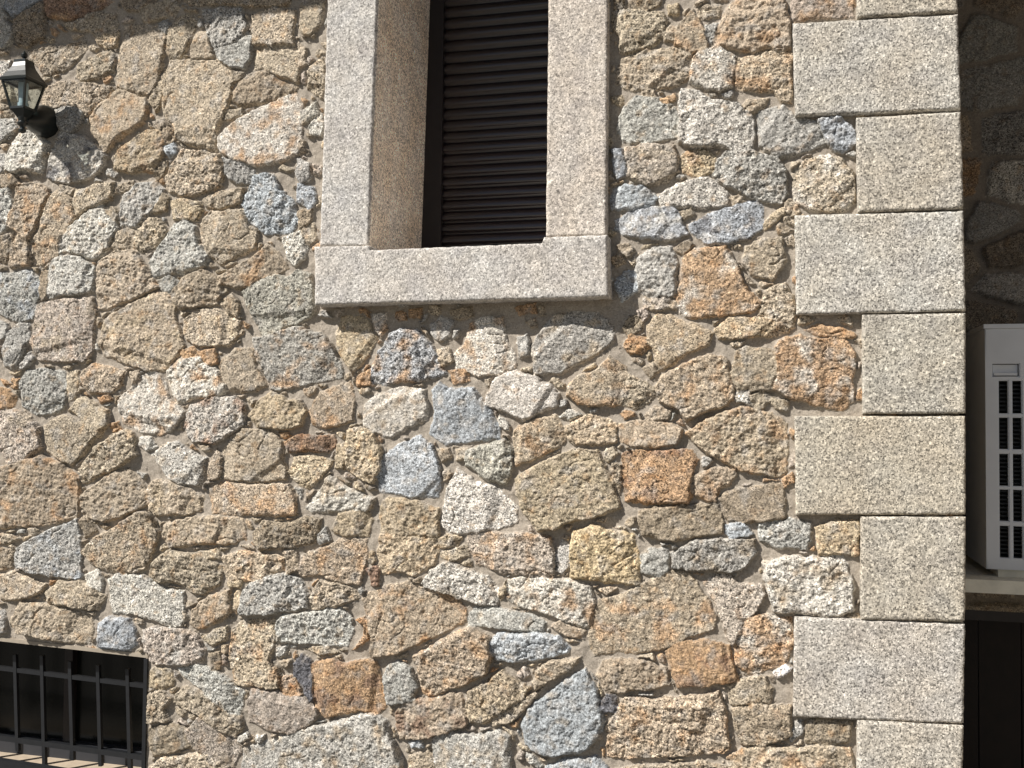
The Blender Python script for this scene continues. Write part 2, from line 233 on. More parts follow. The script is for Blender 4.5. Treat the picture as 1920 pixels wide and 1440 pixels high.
# ------------------------------------------------------------------ the rubble: outlines of the field stones, in photo pixels
STONES = """
g 0,0 12,0 13,23 17,44 29,58 26,76 9,93 -9,93 -9,0
b 16,0 17,-12 73,-12 76,0 67,9 38,26 26,32 17,17
d 32,38 58,23 79,9 87,17 87,52 85,70 52,90 38,82 29,58
ro 87,3 93,-9 187,-9 216,3 181,20 163,29 122,38 96,32 90,17
t 120,47 163,38 172,26 219,26 220,52 204,64 187,73 172,61 131,55
y 184,73 210,64 222,58 222,85 204,90 187,82
d 227,0 227,-12 295,-12 295,0 277,9 262,22 242,20 232,9
t 262,22 280,12 330,0 335,12 327,32 295,38 271,41
g 300,47 315,41 321,50 312,63 300,60
t 330,38 344,29 373,32 365,55 350,93 338,108 321,112 315,96 318,64
t 370,67 388,58 400,108 379,108 362,111 365,87
d 347,0 350,-15 542,-15 545,0 540,9 467,12 408,7 359,10
g 382,23 414,15 455,17 458,38 464,52 452,83 432,86 405,91 397,73 391,50
g 405,95 449,87 464,61 472,70 470,111 458,128 435,125 414,114
t 478,32 513,17 551,23 551,85 510,86 481,85
t 478,96 510,90 548,87 560,93 560,157 534,146 507,134 478,128
d 440,175 467,140 496,134 525,155 560,162 554,172 516,187 502,192 455,201 440,190
t 437,137 458,136 449,152 437,157
t 58,96 87,87 125,90 157,76 163,90 146,108 134,128 99,137 85,140 73,122 58,114
t 149,122 181,108 210,93 216,105 214,134 187,146 163,152 146,146
t 82,172 111,157 152,157 187,163 210,163 204,181 181,204 166,216 152,201 125,198 96,204 76,190
w 0,122 20,117 20,140 0,146
t -6,149 17,157 29,181 29,187 -6,190
d 0,194 17,204 23,216 0,222
g -6,227 26,227 35,242 20,254 -6,277
w 17,295 41,245 67,248 93,271 85,295 79,324 47,321 15,324
g 102,210 131,201 160,210 155,230 137,248 117,245 105,227
wk 114,248 137,257 163,260 187,280 201,292 192,318 166,335 128,344 93,332 96,300 108,280
t 236,50 262,47 300,51 314,70 309,105 292,172 283,181 257,175 222,163 219,146 227,96
to 175,225 192,195 225,172 277,187 280,210 271,230 239,251 201,284 187,262 178,245
t 318,131 321,117 365,115 414,117 435,134 437,163 426,210 411,236 405,283 376,277 338,262 330,236 309,210 315,163
d 311,125 317,137 306,187 295,216 283,192 289,169 300,163
yo 217,297 242,274 280,245 300,248 309,262 306,292 292,321 254,324 222,318
d 286,227 306,226 330,251 327,265 312,268 303,245
b 311,277 327,271 332,289 321,295
t 315,335 327,312 344,283 382,283 408,292 420,324 417,347 373,365 341,365 318,356
wo 417,262 429,245 464,222 513,195 554,175 566,204 563,286 525,306 478,309 443,300 417,286
t 423,213 455,207 458,216 420,227
g 423,300 446,303 478,318 470,344 449,344 426,327
d 303,303 315,303 309,324 295,341 292,330
g 3,292 15,292 12,321 0,321
d 0,330 29,330 35,341 29,350 0,347
t 567,0 610,0 603,43 580,67 567,60
t 560,80 573,93 573,120 560,127
t 583,127 607,107 610,147 603,187 580,167
l 567,213 593,193 597,213 570,233
w 580,240 600,217 610,233 603,253 587,247
t 560,257 570,267 572,283 560,293
g 560,300 580,310 583,333 567,343 560,333
b 560,347 587,353 593,380 583,393 560,377
d 560,400 587,393 580,417 563,433
t 567,433 587,420 593,450 573,463
d 1152,0 1167,0 1170,17 1155,17
d 1181,6 1196,-9 1242,-9 1237,9 1210,19 1184,17
y 1257,15 1269,12 1269,26 1257,26
t 1149,26 1158,22 1242,25 1251,41 1240,67 1228,85 1184,99 1164,96 1164,67 1152,55
t 1245,67 1257,50 1264,55 1263,76 1248,76
to 1269,58 1295,26 1310,41 1321,73 1324,96 1295,99 1269,85
t 1310,20 1327,12 1350,12 1347,26 1324,36 1312,32
g 1324,52 1345,44 1342,61 1333,79 1324,70
to 1339,76 1353,38 1374,6 1412,-6 1464,-6 1476,26 1482,52 1482,90 1464,96 1438,90 1412,98 1377,93 1342,85
t 1161,131 1167,114 1219,93 1269,93 1295,102 1289,152 1260,163 1216,169 1170,166 1158,155
to 1444,98 1482,101 1482,140 1480,190 1467,190 1452,172 1409,169 1382,166 1380,114 1412,106
wo 1295,125 1312,99 1345,90 1377,108 1378,140 1371,163 1345,172 1321,165 1295,157
t 1207,175 1225,172 1228,182 1210,184
o 1234,190 1263,178 1263,190 1245,198
g 1158,242 1172,204 1196,184 1228,187 1260,201 1272,222 1269,257 1242,260 1207,268 1170,265 1167,254
w 1277,169 1307,172 1333,190 1382,197 1409,216 1412,251 1409,283 1382,284 1345,271 1312,277 1275,268 1275,219
t 1391,201 1406,190 1438,187 1429,204 1412,214 1394,207
g 1426,210 1467,201 1490,225 1531,230 1549,271 1525,280 1482,292 1458,295 1426,274 1423,239
b 1534,227 1575,222 1601,251 1607,268 1578,286 1552,271
pt 1175,280 1213,273 1263,274 1270,297 1269,321 1248,341 1213,347 1181,330 1174,303
b 1149,283 1164,283 1172,327 1161,335 1152,309
yo 1277,297 1292,286 1330,286 1339,295 1336,321 1312,330 1280,321
g 1345,309 1359,289 1412,286 1458,300 1470,321 1473,362 1464,379 1429,376 1400,365 1362,347 1339,330
tw 1487,330 1511,303 1549,295 1575,300 1598,327 1601,379 1581,394 1528,394 1490,376
w 1234,367 1272,347 1324,335 1342,341 1365,367 1362,382 1324,389 1280,389 1242,385
b 1146,376 1152,356 1172,350 1205,353 1231,370 1225,382 1187,394 1149,391
t 1374,373 1388,367 1394,376 1380,382
t 1470,379 1482,376 1499,397 1485,405
po 1485,6 1487,-12 1598,-12 1600,3 1598,31 1487,36
g -6,384 4,357 17,355 26,387 17,425 3,436 -6,436
to 38,346 76,346 93,357 85,384 74,413 63,436 58,462 58,497 20,500 26,465 41,436 20,425 32,384
to 96,375 111,360 137,372 143,410 120,442 108,477 79,497 63,497 61,457 79,430 85,404
t 114,349 149,355 137,363 117,357
t 149,360 187,349 216,343 211,372 172,392 143,401 137,384
t 227,349 251,341 248,352 230,360
g 225,401 233,372 262,346 292,344 308,357 295,381 277,404 257,425 230,422
d 297,387 309,366 316,372 312,395 292,400
t 198,392 216,390 223,416 216,422 201,404
w 111,457 128,436 163,404 192,388 219,413 222,433 204,465 192,480 178,486 152,477 125,468 112,474
t 210,460 222,439 242,430 254,436 254,462 233,471 213,468
t 257,454 262,422 280,410 300,413 314,433 297,457 271,474 260,468
g 280,492 309,457 330,422 350,413 367,427 376,457 394,480 388,497 350,512 292,518
y 324,381 344,375 373,381 382,395 370,410 330,410
t 376,375 423,360 458,355 455,378 417,392 391,390
t 379,422 400,398 420,401 455,395 470,425 484,436 478,465 455,477 414,495 391,477 382,448
b 458,384 470,357 481,331 513,328 525,357 554,384 557,416 545,436 499,438 467,410
to 417,521 455,497 478,486 499,462 522,474 540,503 525,512 472,535 446,541 420,532
w 534,448 563,436 579,451 572,486 554,497 540,480
d -6,445 26,441 26,460 12,492 -6,489
gb -6,515 58,509 76,527 73,556 61,597 38,602 15,594 -6,582
d 79,512 90,509 90,550 82,565 76,544
g 96,492 117,480 155,486 178,503 175,544 157,550 93,556 96,521
t 187,492 216,474 251,468 271,497 292,527 297,538 262,556 230,567 204,579 187,579 184,530
g 300,527 321,518 332,530 321,550 306,541
t 327,550 347,521 382,509 411,521 417,544 408,570 370,573 341,579 332,567
d 414,567 437,553 449,573 452,594 432,588
l 458,547 478,532 513,521 542,521 563,509 583,515 586,538 592,585 569,602 496,632 478,597 467,576
pt 70,573 117,565 175,559 181,588 175,620 175,655 163,675 122,678 73,672 61,640 70,602
ty 201,600 248,573 292,550 318,550 330,573 327,597 338,620 344,649 330,672 315,696 280,693 242,681 198,667 190,635
ty 347,602 373,582 408,582 452,602 455,626 432,646 379,649 353,637
g 9,655 17,623 38,608 55,608 57,632 44,667 29,693 12,684
g 44,684 58,664 64,672 52,687 38,693
g -6,602 15,608 15,632 -6,637
o 373,661 405,655 408,681 388,681
o 332,658 365,652 370,667 350,672
wo 315,699 344,670 379,675 408,696 426,728 414,740 376,745 335,754 324,728
t 411,684 443,655 475,658 481,690 499,722 478,734 435,731 417,705
to 157,702 175,684 210,690 233,699 230,722 210,734 175,737 160,722
o 187,745 207,742 210,751 192,751
t 248,699 262,696 260,716 251,719
o 0,710 23,719 12,722
go 481,636 527,625 557,614 603,627 627,657 644,697 641,706 580,718 527,730 510,727 498,692 484,668
y 632,625 644,595 682,595 694,613 705,636 691,665 673,686 662,700 647,674 638,654
wo 700,592 720,590 726,616 714,630 705,613
o 770,584 790,581 787,595 772,592
bo 723,657 735,627 755,616 781,622 807,645 825,680 837,700 796,712 755,716 700,718 700,692 711,662
g 810,610 828,595 848,607 842,630 828,639 813,625
d 848,584 883,578 886,590 863,598 848,595
wo 854,665 872,648 886,607 907,598 942,598 947,636 962,665 965,686 936,699 892,702 860,689
t 822,657 842,657 848,677 828,686
g 974,636 988,630 991,665 977,668
o 845,695 875,692 877,712 854,718
o 673,709 697,692 700,721 673,721
y 472,779 487,756 510,738 536,750 565,753 574,773 565,797 536,804 487,798
to 583,773 603,738 656,715 665,744 662,788 615,801 589,794
wt 682,776 688,756 708,738 755,727 796,732 802,762 799,788 761,802 732,817 702,808 685,797
b 813,732 822,718 842,732 889,730 904,750 918,770 936,802 936,820 883,826 837,832 816,820 807,811 819,773
ro 539,829 562,817 595,820 627,817 630,835 615,846 580,843 545,846
y 545,887 557,858 586,855 624,864 603,893 580,916 562,905
y 632,875 635,837 647,832 649,855 644,878
y 656,808 673,802 697,811 714,840 714,875 702,902 676,893 653,878 653,837
b 723,855 749,835 787,820 807,835 819,861 825,896 822,931 784,931 714,919 714,893
l 872,846 918,835 947,826 959,843 959,878 947,907 912,897 877,870
t 825,846 840,843 842,858 831,861
t 857,846 877,840 872,858 860,861
w 939,779 953,797 953,805 939,797
gt 997,648 1037,595 1067,587 1122,590 1151,616 1148,639 1125,657 1090,677 1055,697 1005,703 1002,677
o 1175,648 1183,630 1210,636 1215,651 1210,660 1186,660
p 1198,584 1210,578 1212,595 1201,604
t 1210,557 1271,566 1271,578 1215,579
y 1218,613 1233,592 1256,592 1300,610 1335,625 1329,645 1288,660 1268,674 1245,692 1230,692 1233,665 1215,639
t 1210,692 1227,683 1233,697 1221,706
w 915,744 932,709 967,697 1011,712 1046,738 1043,759 1005,776 982,789 959,776 938,765 912,759
to 1067,727 1090,706 1119,697 1142,671 1172,692 1175,724 1163,759 1084,756 1067,741
t 1180,703 1204,715 1224,727 1224,744 1192,765 1166,760 1177,727
t 1212,779 1230,765 1256,770 1250,782 1221,788
w 1052,782 1067,770 1093,776 1070,784
to 965,808 997,791 1043,782 1055,802 1056,826 1043,840 1008,855 970,870 967,840
yd 1061,802 1102,779 1137,788 1156,800 1154,829 1128,833 1078,829 1061,817
to 1163,797 1186,791 1245,794 1268,800 1277,808 1268,829 1230,837 1198,835 1166,826
t 1134,849 1148,840 1157,849 1140,864
d 1148,870 1163,875 1163,928 1151,907
or 1169,852 1189,846 1294,846 1306,861 1297,884 1291,913 1297,931 1288,940 1218,942 1177,937 1169,905
o 967,578 1002,572 1005,584 976,587
bw 1155,417 1175,402 1233,390 1265,393 1277,422 1286,437 1268,449 1222,446 1175,440 1157,428
t 1274,402 1295,392 1303,402 1283,411
bk 1292,425 1324,408 1362,393 1420,376 1429,385 1429,428 1402,446 1370,455 1327,455 1303,440
y 1432,425 1446,405 1464,393 1467,402 1449,417 1435,431
t 1472,379 1490,379 1499,396 1484,402 1472,393
t 1160,463 1178,460 1185,472 1178,479 1163,472
y 1146,487 1160,478 1169,490 1157,498
g 1195,516 1198,487 1227,466 1260,463 1267,492 1264,554 1225,557 1198,545
b 1155,533 1172,510 1194,510 1195,545 1166,562
d 1268,466 1292,452 1297,460 1280,478
ow 1274,542 1283,484 1303,469 1362,463 1385,510 1391,533 1411,557 1426,568 1414,583 1356,592 1297,596 1277,586 1268,562
t 1400,466 1426,452 1464,449 1472,487 1449,522 1414,516 1397,492
t 1429,574 1437,545 1470,533 1484,557 1490,580 1487,612 1478,618 1446,600 1423,595
p 1207,562 1236,557 1268,568 1271,577 1239,580 1210,577
yo 1344,618 1367,600 1420,597 1481,603 1478,621 1446,627 1388,632 1350,632
o 1507,618 1531,612 1577,618 1604,627 1595,632 1560,631 1528,624
ow 1455,662 1464,638 1502,630 1548,641 1583,638 1601,665 1598,711 1598,752 1577,767 1540,758 1484,746 1452,729 1461,697
t 1382,662 1397,653 1455,659 1455,685 1446,729 1420,729 1385,732 1373,700
to 1230,726 1242,708 1286,682 1327,667 1356,673 1367,708 1375,740 1362,758 1312,775 1289,787 1280,770 1239,749
w 1379,746 1388,729 1405,732 1402,755 1382,752
t 1408,746 1429,735 1446,746 1426,767 1411,764
t 1443,749 1475,755 1475,767 1455,764
o 1172,650 1184,630 1210,638 1216,653 1207,662 1184,662
d 1172,615 1184,595 1204,595 1201,618 1178,627
o -6,727 17,732 29,744 26,762 -6,765
g 41,718 52,697 76,692 120,697 125,724 122,762 105,773 70,776 44,759
t 128,700 146,697 144,744 131,750
wo 225,753 242,735 268,706 292,697 309,718 318,750 347,773 335,794 303,814 262,808 236,791 225,770
wr 350,802 362,762 394,750 443,744 458,759 459,797 437,811 402,829 362,826
t 131,770 155,744 204,770 207,794 190,817 163,800 152,779
pt -6,773 29,770 58,785 76,802 79,837 55,861 20,870 6,843 -6,797
t 85,800 117,779 157,795 178,820 163,846 137,872 117,861 90,843
o 210,797 222,794 230,805 216,808
t 152,884 163,864 192,832 239,805 254,820 257,852 227,872 175,899 157,905
w 265,823 283,823 292,837 277,843 265,835
gt 283,852 303,837 335,829 350,843 388,861 382,884 376,907 338,905 321,896 309,881
t 420,843 437,820 458,805 513,811 528,829 531,861 540,884 537,896 496,902 417,896 417,870
t 397,872 408,843 419,861 414,896 394,896
to -6,881 44,867 82,855 117,870 149,896 152,931 146,969 73,983 -6,989
t 155,928 181,910 210,890 242,878 262,899 274,922 274,945 233,966 198,977 175,969 157,948
ty 277,922 292,902 321,905 344,913 382,931 379,954 350,963 295,963 280,945
to 394,913 423,907 478,910 542,910 554,931 557,963 513,966 455,963 400,960
d 155,977 166,966 181,995 163,1004
to 157,1036 181,1010 222,989 262,963 280,960 300,998 292,1030 274,1062 257,1071 204,1071 172,1053
to 312,986 335,975 388,969 455,972 461,1012 437,1018 379,1018 321,1024 312,1007
gb 38,1027 73,1007 108,989 146,975 152,1012 152,1082 102,1080 64,1071 38,1062 32,1042
t -6,1001 23,1004 41,1010 17,1018 -6,1018
d -6,1027 23,1033 23,1062 -6,1068
t 295,1047 321,1033 373,1042 416,1065 414,1094 388,1112 370,1112 335,1091 295,1088 286,1080
to 421,1045 455,1033 496,1039 534,1047 531,1068 481,1085 432,1088 420,1068
t 370,1036 408,1030 414,1047 388,1045
wt 577,951 603,922 621,894 656,919 700,936 697,951 688,954 627,957 586,960
y 630,983 638,962 691,958 697,977 691,1003 644,1003 630,997
d 478,997 495,980 536,983 571,971 600,974 592,1015 542,1027 490,1030 478,1009
g 599,1003 612,989 618,1012 603,1018
y 714,948 732,936 761,936 805,951 822,957 822,1008 790,1006 755,1002 714,997
y 714,999 755,1005 819,1011 822,1032 813,1056 778,1076 743,1070 717,1073 711,1038
w 834,960 842,916 860,881 889,904 921,910 942,927 968,951 968,980 936,989 872,997 842,996 831,983
y 822,1012 842,1003 866,1006 857,1021 825,1024
t 828,1038 875,1024 877,1041 848,1047 831,1044
to 568,1044 615,1027 650,1009 685,1012 688,1041 682,1070 673,1094 635,1088 603,1076 568,1079 565,1065
t 533,1035 557,1030 557,1041 539,1044
d 542,1053 557,1044 562,1065 542,1073
r 691,1067 708,1062 711,1094 700,1094
g 455,1120 472,1094 504,1082 539,1076 565,1088 577,1114 574,1137 519,1146 452,1152
t 583,1120 603,1091 638,1094 667,1111 673,1120 627,1135 589,1140
to 682,1123 688,1114 732,1100 764,1094 790,1102 848,1117 872,1143 872,1161 819,1190 746,1222 702,1228 697,1190 691,1155
wd 796,1094 813,1070 842,1053 877,1070 912,1082 933,1105 930,1132 883,1126 842,1114 802,1100
y 936,1108 947,1091 950,1102 939,1126
g 522,1170 530,1155 586,1149 638,1140 659,1161 662,1187 650,1210 597,1205 525,1202
o 659,1222 682,1196 688,1170 673,1161 682,1158 691,1172 688,1199
t 565,1216 615,1213 638,1222 603,1225
g 522,1216 539,1213 536,1228 522,1228
yt 969,898 998,878 1045,857 1080,843 1118,846 1132,872 1144,898 1150,922 1162,951 1124,965 1074,974 1060,980 1033,992 1010,992 987,962 972,927
po 879,1003 917,1000 1001,1003 1030,1009 1039,1044 1033,1082 1001,1079 940,1070 896,1056 882,1030
Y 1071,1038 1077,997 1112,986 1150,997 1188,1003 1197,1038 1200,1094 1165,1091 1121,1085 1074,1079
g 1045,1044 1054,1018 1068,1024 1065,1062 1057,1073 1045,1067
g 1205,1041 1217,1030 1252,1030 1252,1070 1237,1082 1208,1073 1205,1062
wo 952,1120 955,1091 975,1082 1022,1086 1080,1088 1106,1102 1115,1132 1103,1170 1097,1175 1068,1164 1004,1143 975,1135
g 876,1158 893,1140 928,1140 963,1149 1004,1158 1022,1167 1016,1181 963,1178 917,1172 879,1170
t 1036,1175 1051,1164 1071,1175 1097,1184 1095,1196 1065,1190
b 922,1202 937,1190 1004,1187 1048,1196 1068,1216 1062,1222 1022,1231 969,1240 934,1234 922,1219
to 1109,1167 1124,1126 1165,1117 1208,1097 1255,1073 1290,1073 1310,1102 1325,1123 1340,1155 1334,1178 1296,1190 1255,1210 1194,1222 1150,1219 1115,1228 1106,1196
t 1118,1105 1144,1100 1159,1102 1138,1111
to 1291,813 1320,793 1355,775 1402,764 1445,778 1472,796 1476,842 1472,883 1454,892 1422,886 1387,880 1367,869 1326,848
to 1297,895 1337,880 1372,877 1378,889 1367,907 1343,918 1340,939 1308,930 1297,918
d 1200,959 1230,950 1343,947 1355,982 1352,997 1297,1006 1253,1012 1206,1000 1200,982
d 1343,936 1367,924 1442,910 1466,910 1472,971 1422,977 1367,977 1355,962
b 1364,988 1390,982 1413,1003 1370,1006 1364,997
g 1425,982 1486,974 1518,982 1518,1015 1510,1026 1457,1026 1428,1012
yo 1530,988 1571,977 1606,980 1609,1038 1582,1038 1536,1038 1533,1015
gd 1262,1038 1297,1017 1355,1012 1413,1015 1416,1035 1396,1058 1367,1070 1297,1064 1265,1061
wt 1434,1055 1475,1047 1510,1047 1580,1044 1588,1070 1600,1099 1597,1143 1574,1152 1501,1149 1454,1143 1442,1108 1437,1085
o 1469,898 1483,886 1486,901 1472,910
p 1323,1093 1343,1078 1367,1081 1384,1093 1428,1102 1431,1113 1413,1145 1396,1160 1391,1183 1375,1207 1367,1195 1355,1160 1337,1119
ow 1381,1207 1402,1157 1442,1154 1483,1160 1485,1201 1475,1236 1442,1250 1413,1265 1381,1245
W 1451,1259 1472,1247 1483,1253 1460,1265
or 1253,1221 1267,1207 1326,1201 1367,1210 1372,1247 1381,1274 1352,1280 1273,1285 1265,1265 1256,1247
t 1367,1288 1390,1274 1431,1271 1445,1288 1442,1315 1405,1315 1372,1317
d 1375,1329 1413,1320 1480,1325 1483,1376 1457,1385 1428,1396 1390,1390 1381,1361
g 1483,1385 1495,1355 1504,1350 1504,1370 1486,1390
d 1512,1352 1530,1348 1594,1354 1588,1387 1547,1393 1512,1387
to 1367,1422 1390,1405 1442,1399 1495,1405 1545,1396 1594,1405 1597,1440 1594,1475 1367,1475
to 1142,1417 1137,1364 1154,1341 1172,1309 1230,1312 1347,1300 1361,1335 1364,1399 1355,1409 1259,1414 1172,1417
d 1122,1265 1134,1242 1160,1236 1215,1242 1247,1253 1253,1282 1230,1288 1166,1294 1137,1294
b 991,1332 1026,1303 1061,1277 1096,1256 1113,1285 1122,1312 1131,1350 1125,1379 1090,1408 1026,1414 1002,1405 985,1385 982,1358
k 1125,1320 1142,1300 1154,1309 1154,1332 1131,1329
t 1005,1277 1011,1256 1037,1239 1090,1233 1072,1250 1043,1268 1005,1291
t 924,1344 962,1323 1020,1288 991,1320 962,1347 927,1358
b 1026,1440 1055,1425 1119,1420 1137,1440 1137,1475 1026,1475
g 988,1414 1002,1420 1017,1434 1008,1437 991,1425
t 1142,1449 1201,1436 1317,1431 1358,1440 1358,1475 1142,1475
to 778,1233 819,1207 857,1186 883,1175 918,1195 924,1230 912,1262 872,1280 805,1303 793,1294 787,1259
yd 880,1297 907,1282 942,1259 977,1280 994,1288 980,1309 936,1335 907,1355 886,1352 875,1326
gt 813,1387 842,1370 895,1379 936,1370 953,1379 956,1408 965,1475 828,1475 816,1422
or 586,1250 597,1242 627,1236 644,1245 688,1236 705,1242 717,1282 723,1323 711,1335 673,1329 615,1341 597,1323 592,1291
k 554,1245 568,1230 583,1239 589,1259 592,1282 597,1306 586,1309 568,1277 557,1265
g 723,1268 732,1247 749,1242 770,1253 781,1288 778,1312 732,1315 726,1291
tr 743,1335 761,1317 805,1312 863,1297 872,1335 877,1355 842,1367 790,1382 755,1382 746,1358
b 767,1393 790,1390 793,1399 772,1399
t 770,1417 810,1405 813,1440 807,1475 761,1475
gt 457,1405 504,1390 557,1373 615,1358 673,1341 702,1338 726,1352 735,1382 749,1411 755,1434 758,1475 452,1475
p 469,1317 475,1294 527,1297 562,1306 595,1323 597,1338 577,1358 545,1373 510,1367 469,1350
w 484,1382 495,1379 492,1393 484,1390
o 525,1277 545,1268 562,1282 565,1300 548,1306 533,1300
t -6,1081 26,1075 58,1084 87,1096 79,1110 44,1122 6,1122 -6,1116
t 90,1110 117,1090 152,1090 187,1110 198,1119 184,1140 146,1137 93,1128
t 32,1154 44,1131 87,1134 131,1145 172,1157 175,1183 169,1204 122,1201 82,1195 44,1183 35,1169
g -6,1148 9,1145 12,1183 -6,1186
wg 204,1087 227,1075 271,1081 309,1105 344,1110 344,1131 350,1154 341,1172 321,1172 292,1160 251,1148 216,1148 210,1119
w 163,1078 184,1070 192,1087 190,1105 169,1096
b 187,1169 210,1157 242,1163 254,1180 257,1207 242,1218 187,1212
pg 271,1183 292,1175 347,1183 370,1192 385,1218 379,1239 350,1245 292,1242 274,1218
to 365,1145 391,1122 432,1105 435,1148 408,1166 370,1177 359,1169
to 437,1183 455,1166 513,1160 516,1189 505,1236 525,1268 525,1285 478,1285 446,1280 432,1236
t 382,1195 402,1183 426,1175 426,1195 402,1210
y 440,1116 452,1102 452,1131 443,1151 437,1140
y 432,1093 455,1090 452,1099 435,1099
y 277,1262 292,1253 321,1256 324,1282 309,1291 279,1282
t 279,1303 303,1297 321,1309 306,1329 318,1350 279,1352
g 335,1253 373,1247 408,1259 437,1282 458,1300 452,1335 437,1338 408,1315 379,1288 344,1265
t 332,1306 344,1288 376,1297 414,1320 452,1344 458,1361 443,1379 408,1361 373,1335 335,1320
d 283,1385 286,1364 324,1358 350,1367 365,1393 327,1408 289,1414
pt 353,1370 379,1344 414,1367 449,1390 455,1396 437,1440 414,1428 367,1399
t 283,1440 303,1422 350,1417 391,1408 429,1437 437,1475 283,1475
w 449,1385 464,1376 467,1382 452,1389
d 394,1230 411,1224 414,1253 400,1253
"""
TONE = dict(t=(.385,.315,.225), o=(.42,.265,.14), g=(.37,.355,.318), b=(.35,.37,.385), w=(.52,.485,.42), y=(.425,.338,.222),
            d=(.30,.24,.165), p=(.385,.325,.265), l=(.39,.368,.305), k=(.12,.12,.13), r=(.27,.17,.11), Y=(.45,.35,.20), W=(.75,.74,.72))
GROW = .0056
TONE = {k: tuple((lambda c, L: L+(c-L)*(1.0 if k in 'b' else .86))(np.array(v), float(np.mean(v)))) for k, v in TONE.items()}
MORTAR = np.array((.345,.301,.247))

def voronoi(U, V, su, sv, seed):
    """nearest and second nearest jittered centre: id, margin to the joint, centre"""
    gu, gv = U/su, V/sv; iu, iv = np.floor(gu).astype(np.int64), np.floor(gv).astype(np.int64)
    f1 = np.full(U.shape, 9.0); f2 = np.full(U.shape, 9.0); c1 = np.zeros(U.shape+(2,)); pid = np.zeros(U.shape, np.int64)
    def h(a, b, k):
        x = (a*73856093) ^ (b*19349663) ^ (k*83492791) ^ (seed*2654435761); x = (x ^ (x >> 13))*1274126177 & 0x7fffffff
        return ((x ^ (x >> 16)) & 0xffff)/65535.0
    for du in (-1,0,1):
        for dv in (-1,0,1):
            a, b = iu+du, iv+dv; px, py = a+.5+.8*(h(a,b,1)-.5), b+.5+.8*(h(a,b,2)-.5)
            d = np.hypot(gu-px, gv-py); near = d < f1
            f2 = np.where(near, f1, np.minimum(f2, d)); f1 = np.where(near, d, f1)
            pid = np.where(near, (a & 1023)*1024+(b & 1023), pid); c1[near, 0] = (px*su)[near]; c1[near, 1] = (py*sv)[near]
    return pid, (f2-f1)*0.5*min(su, sv), c1

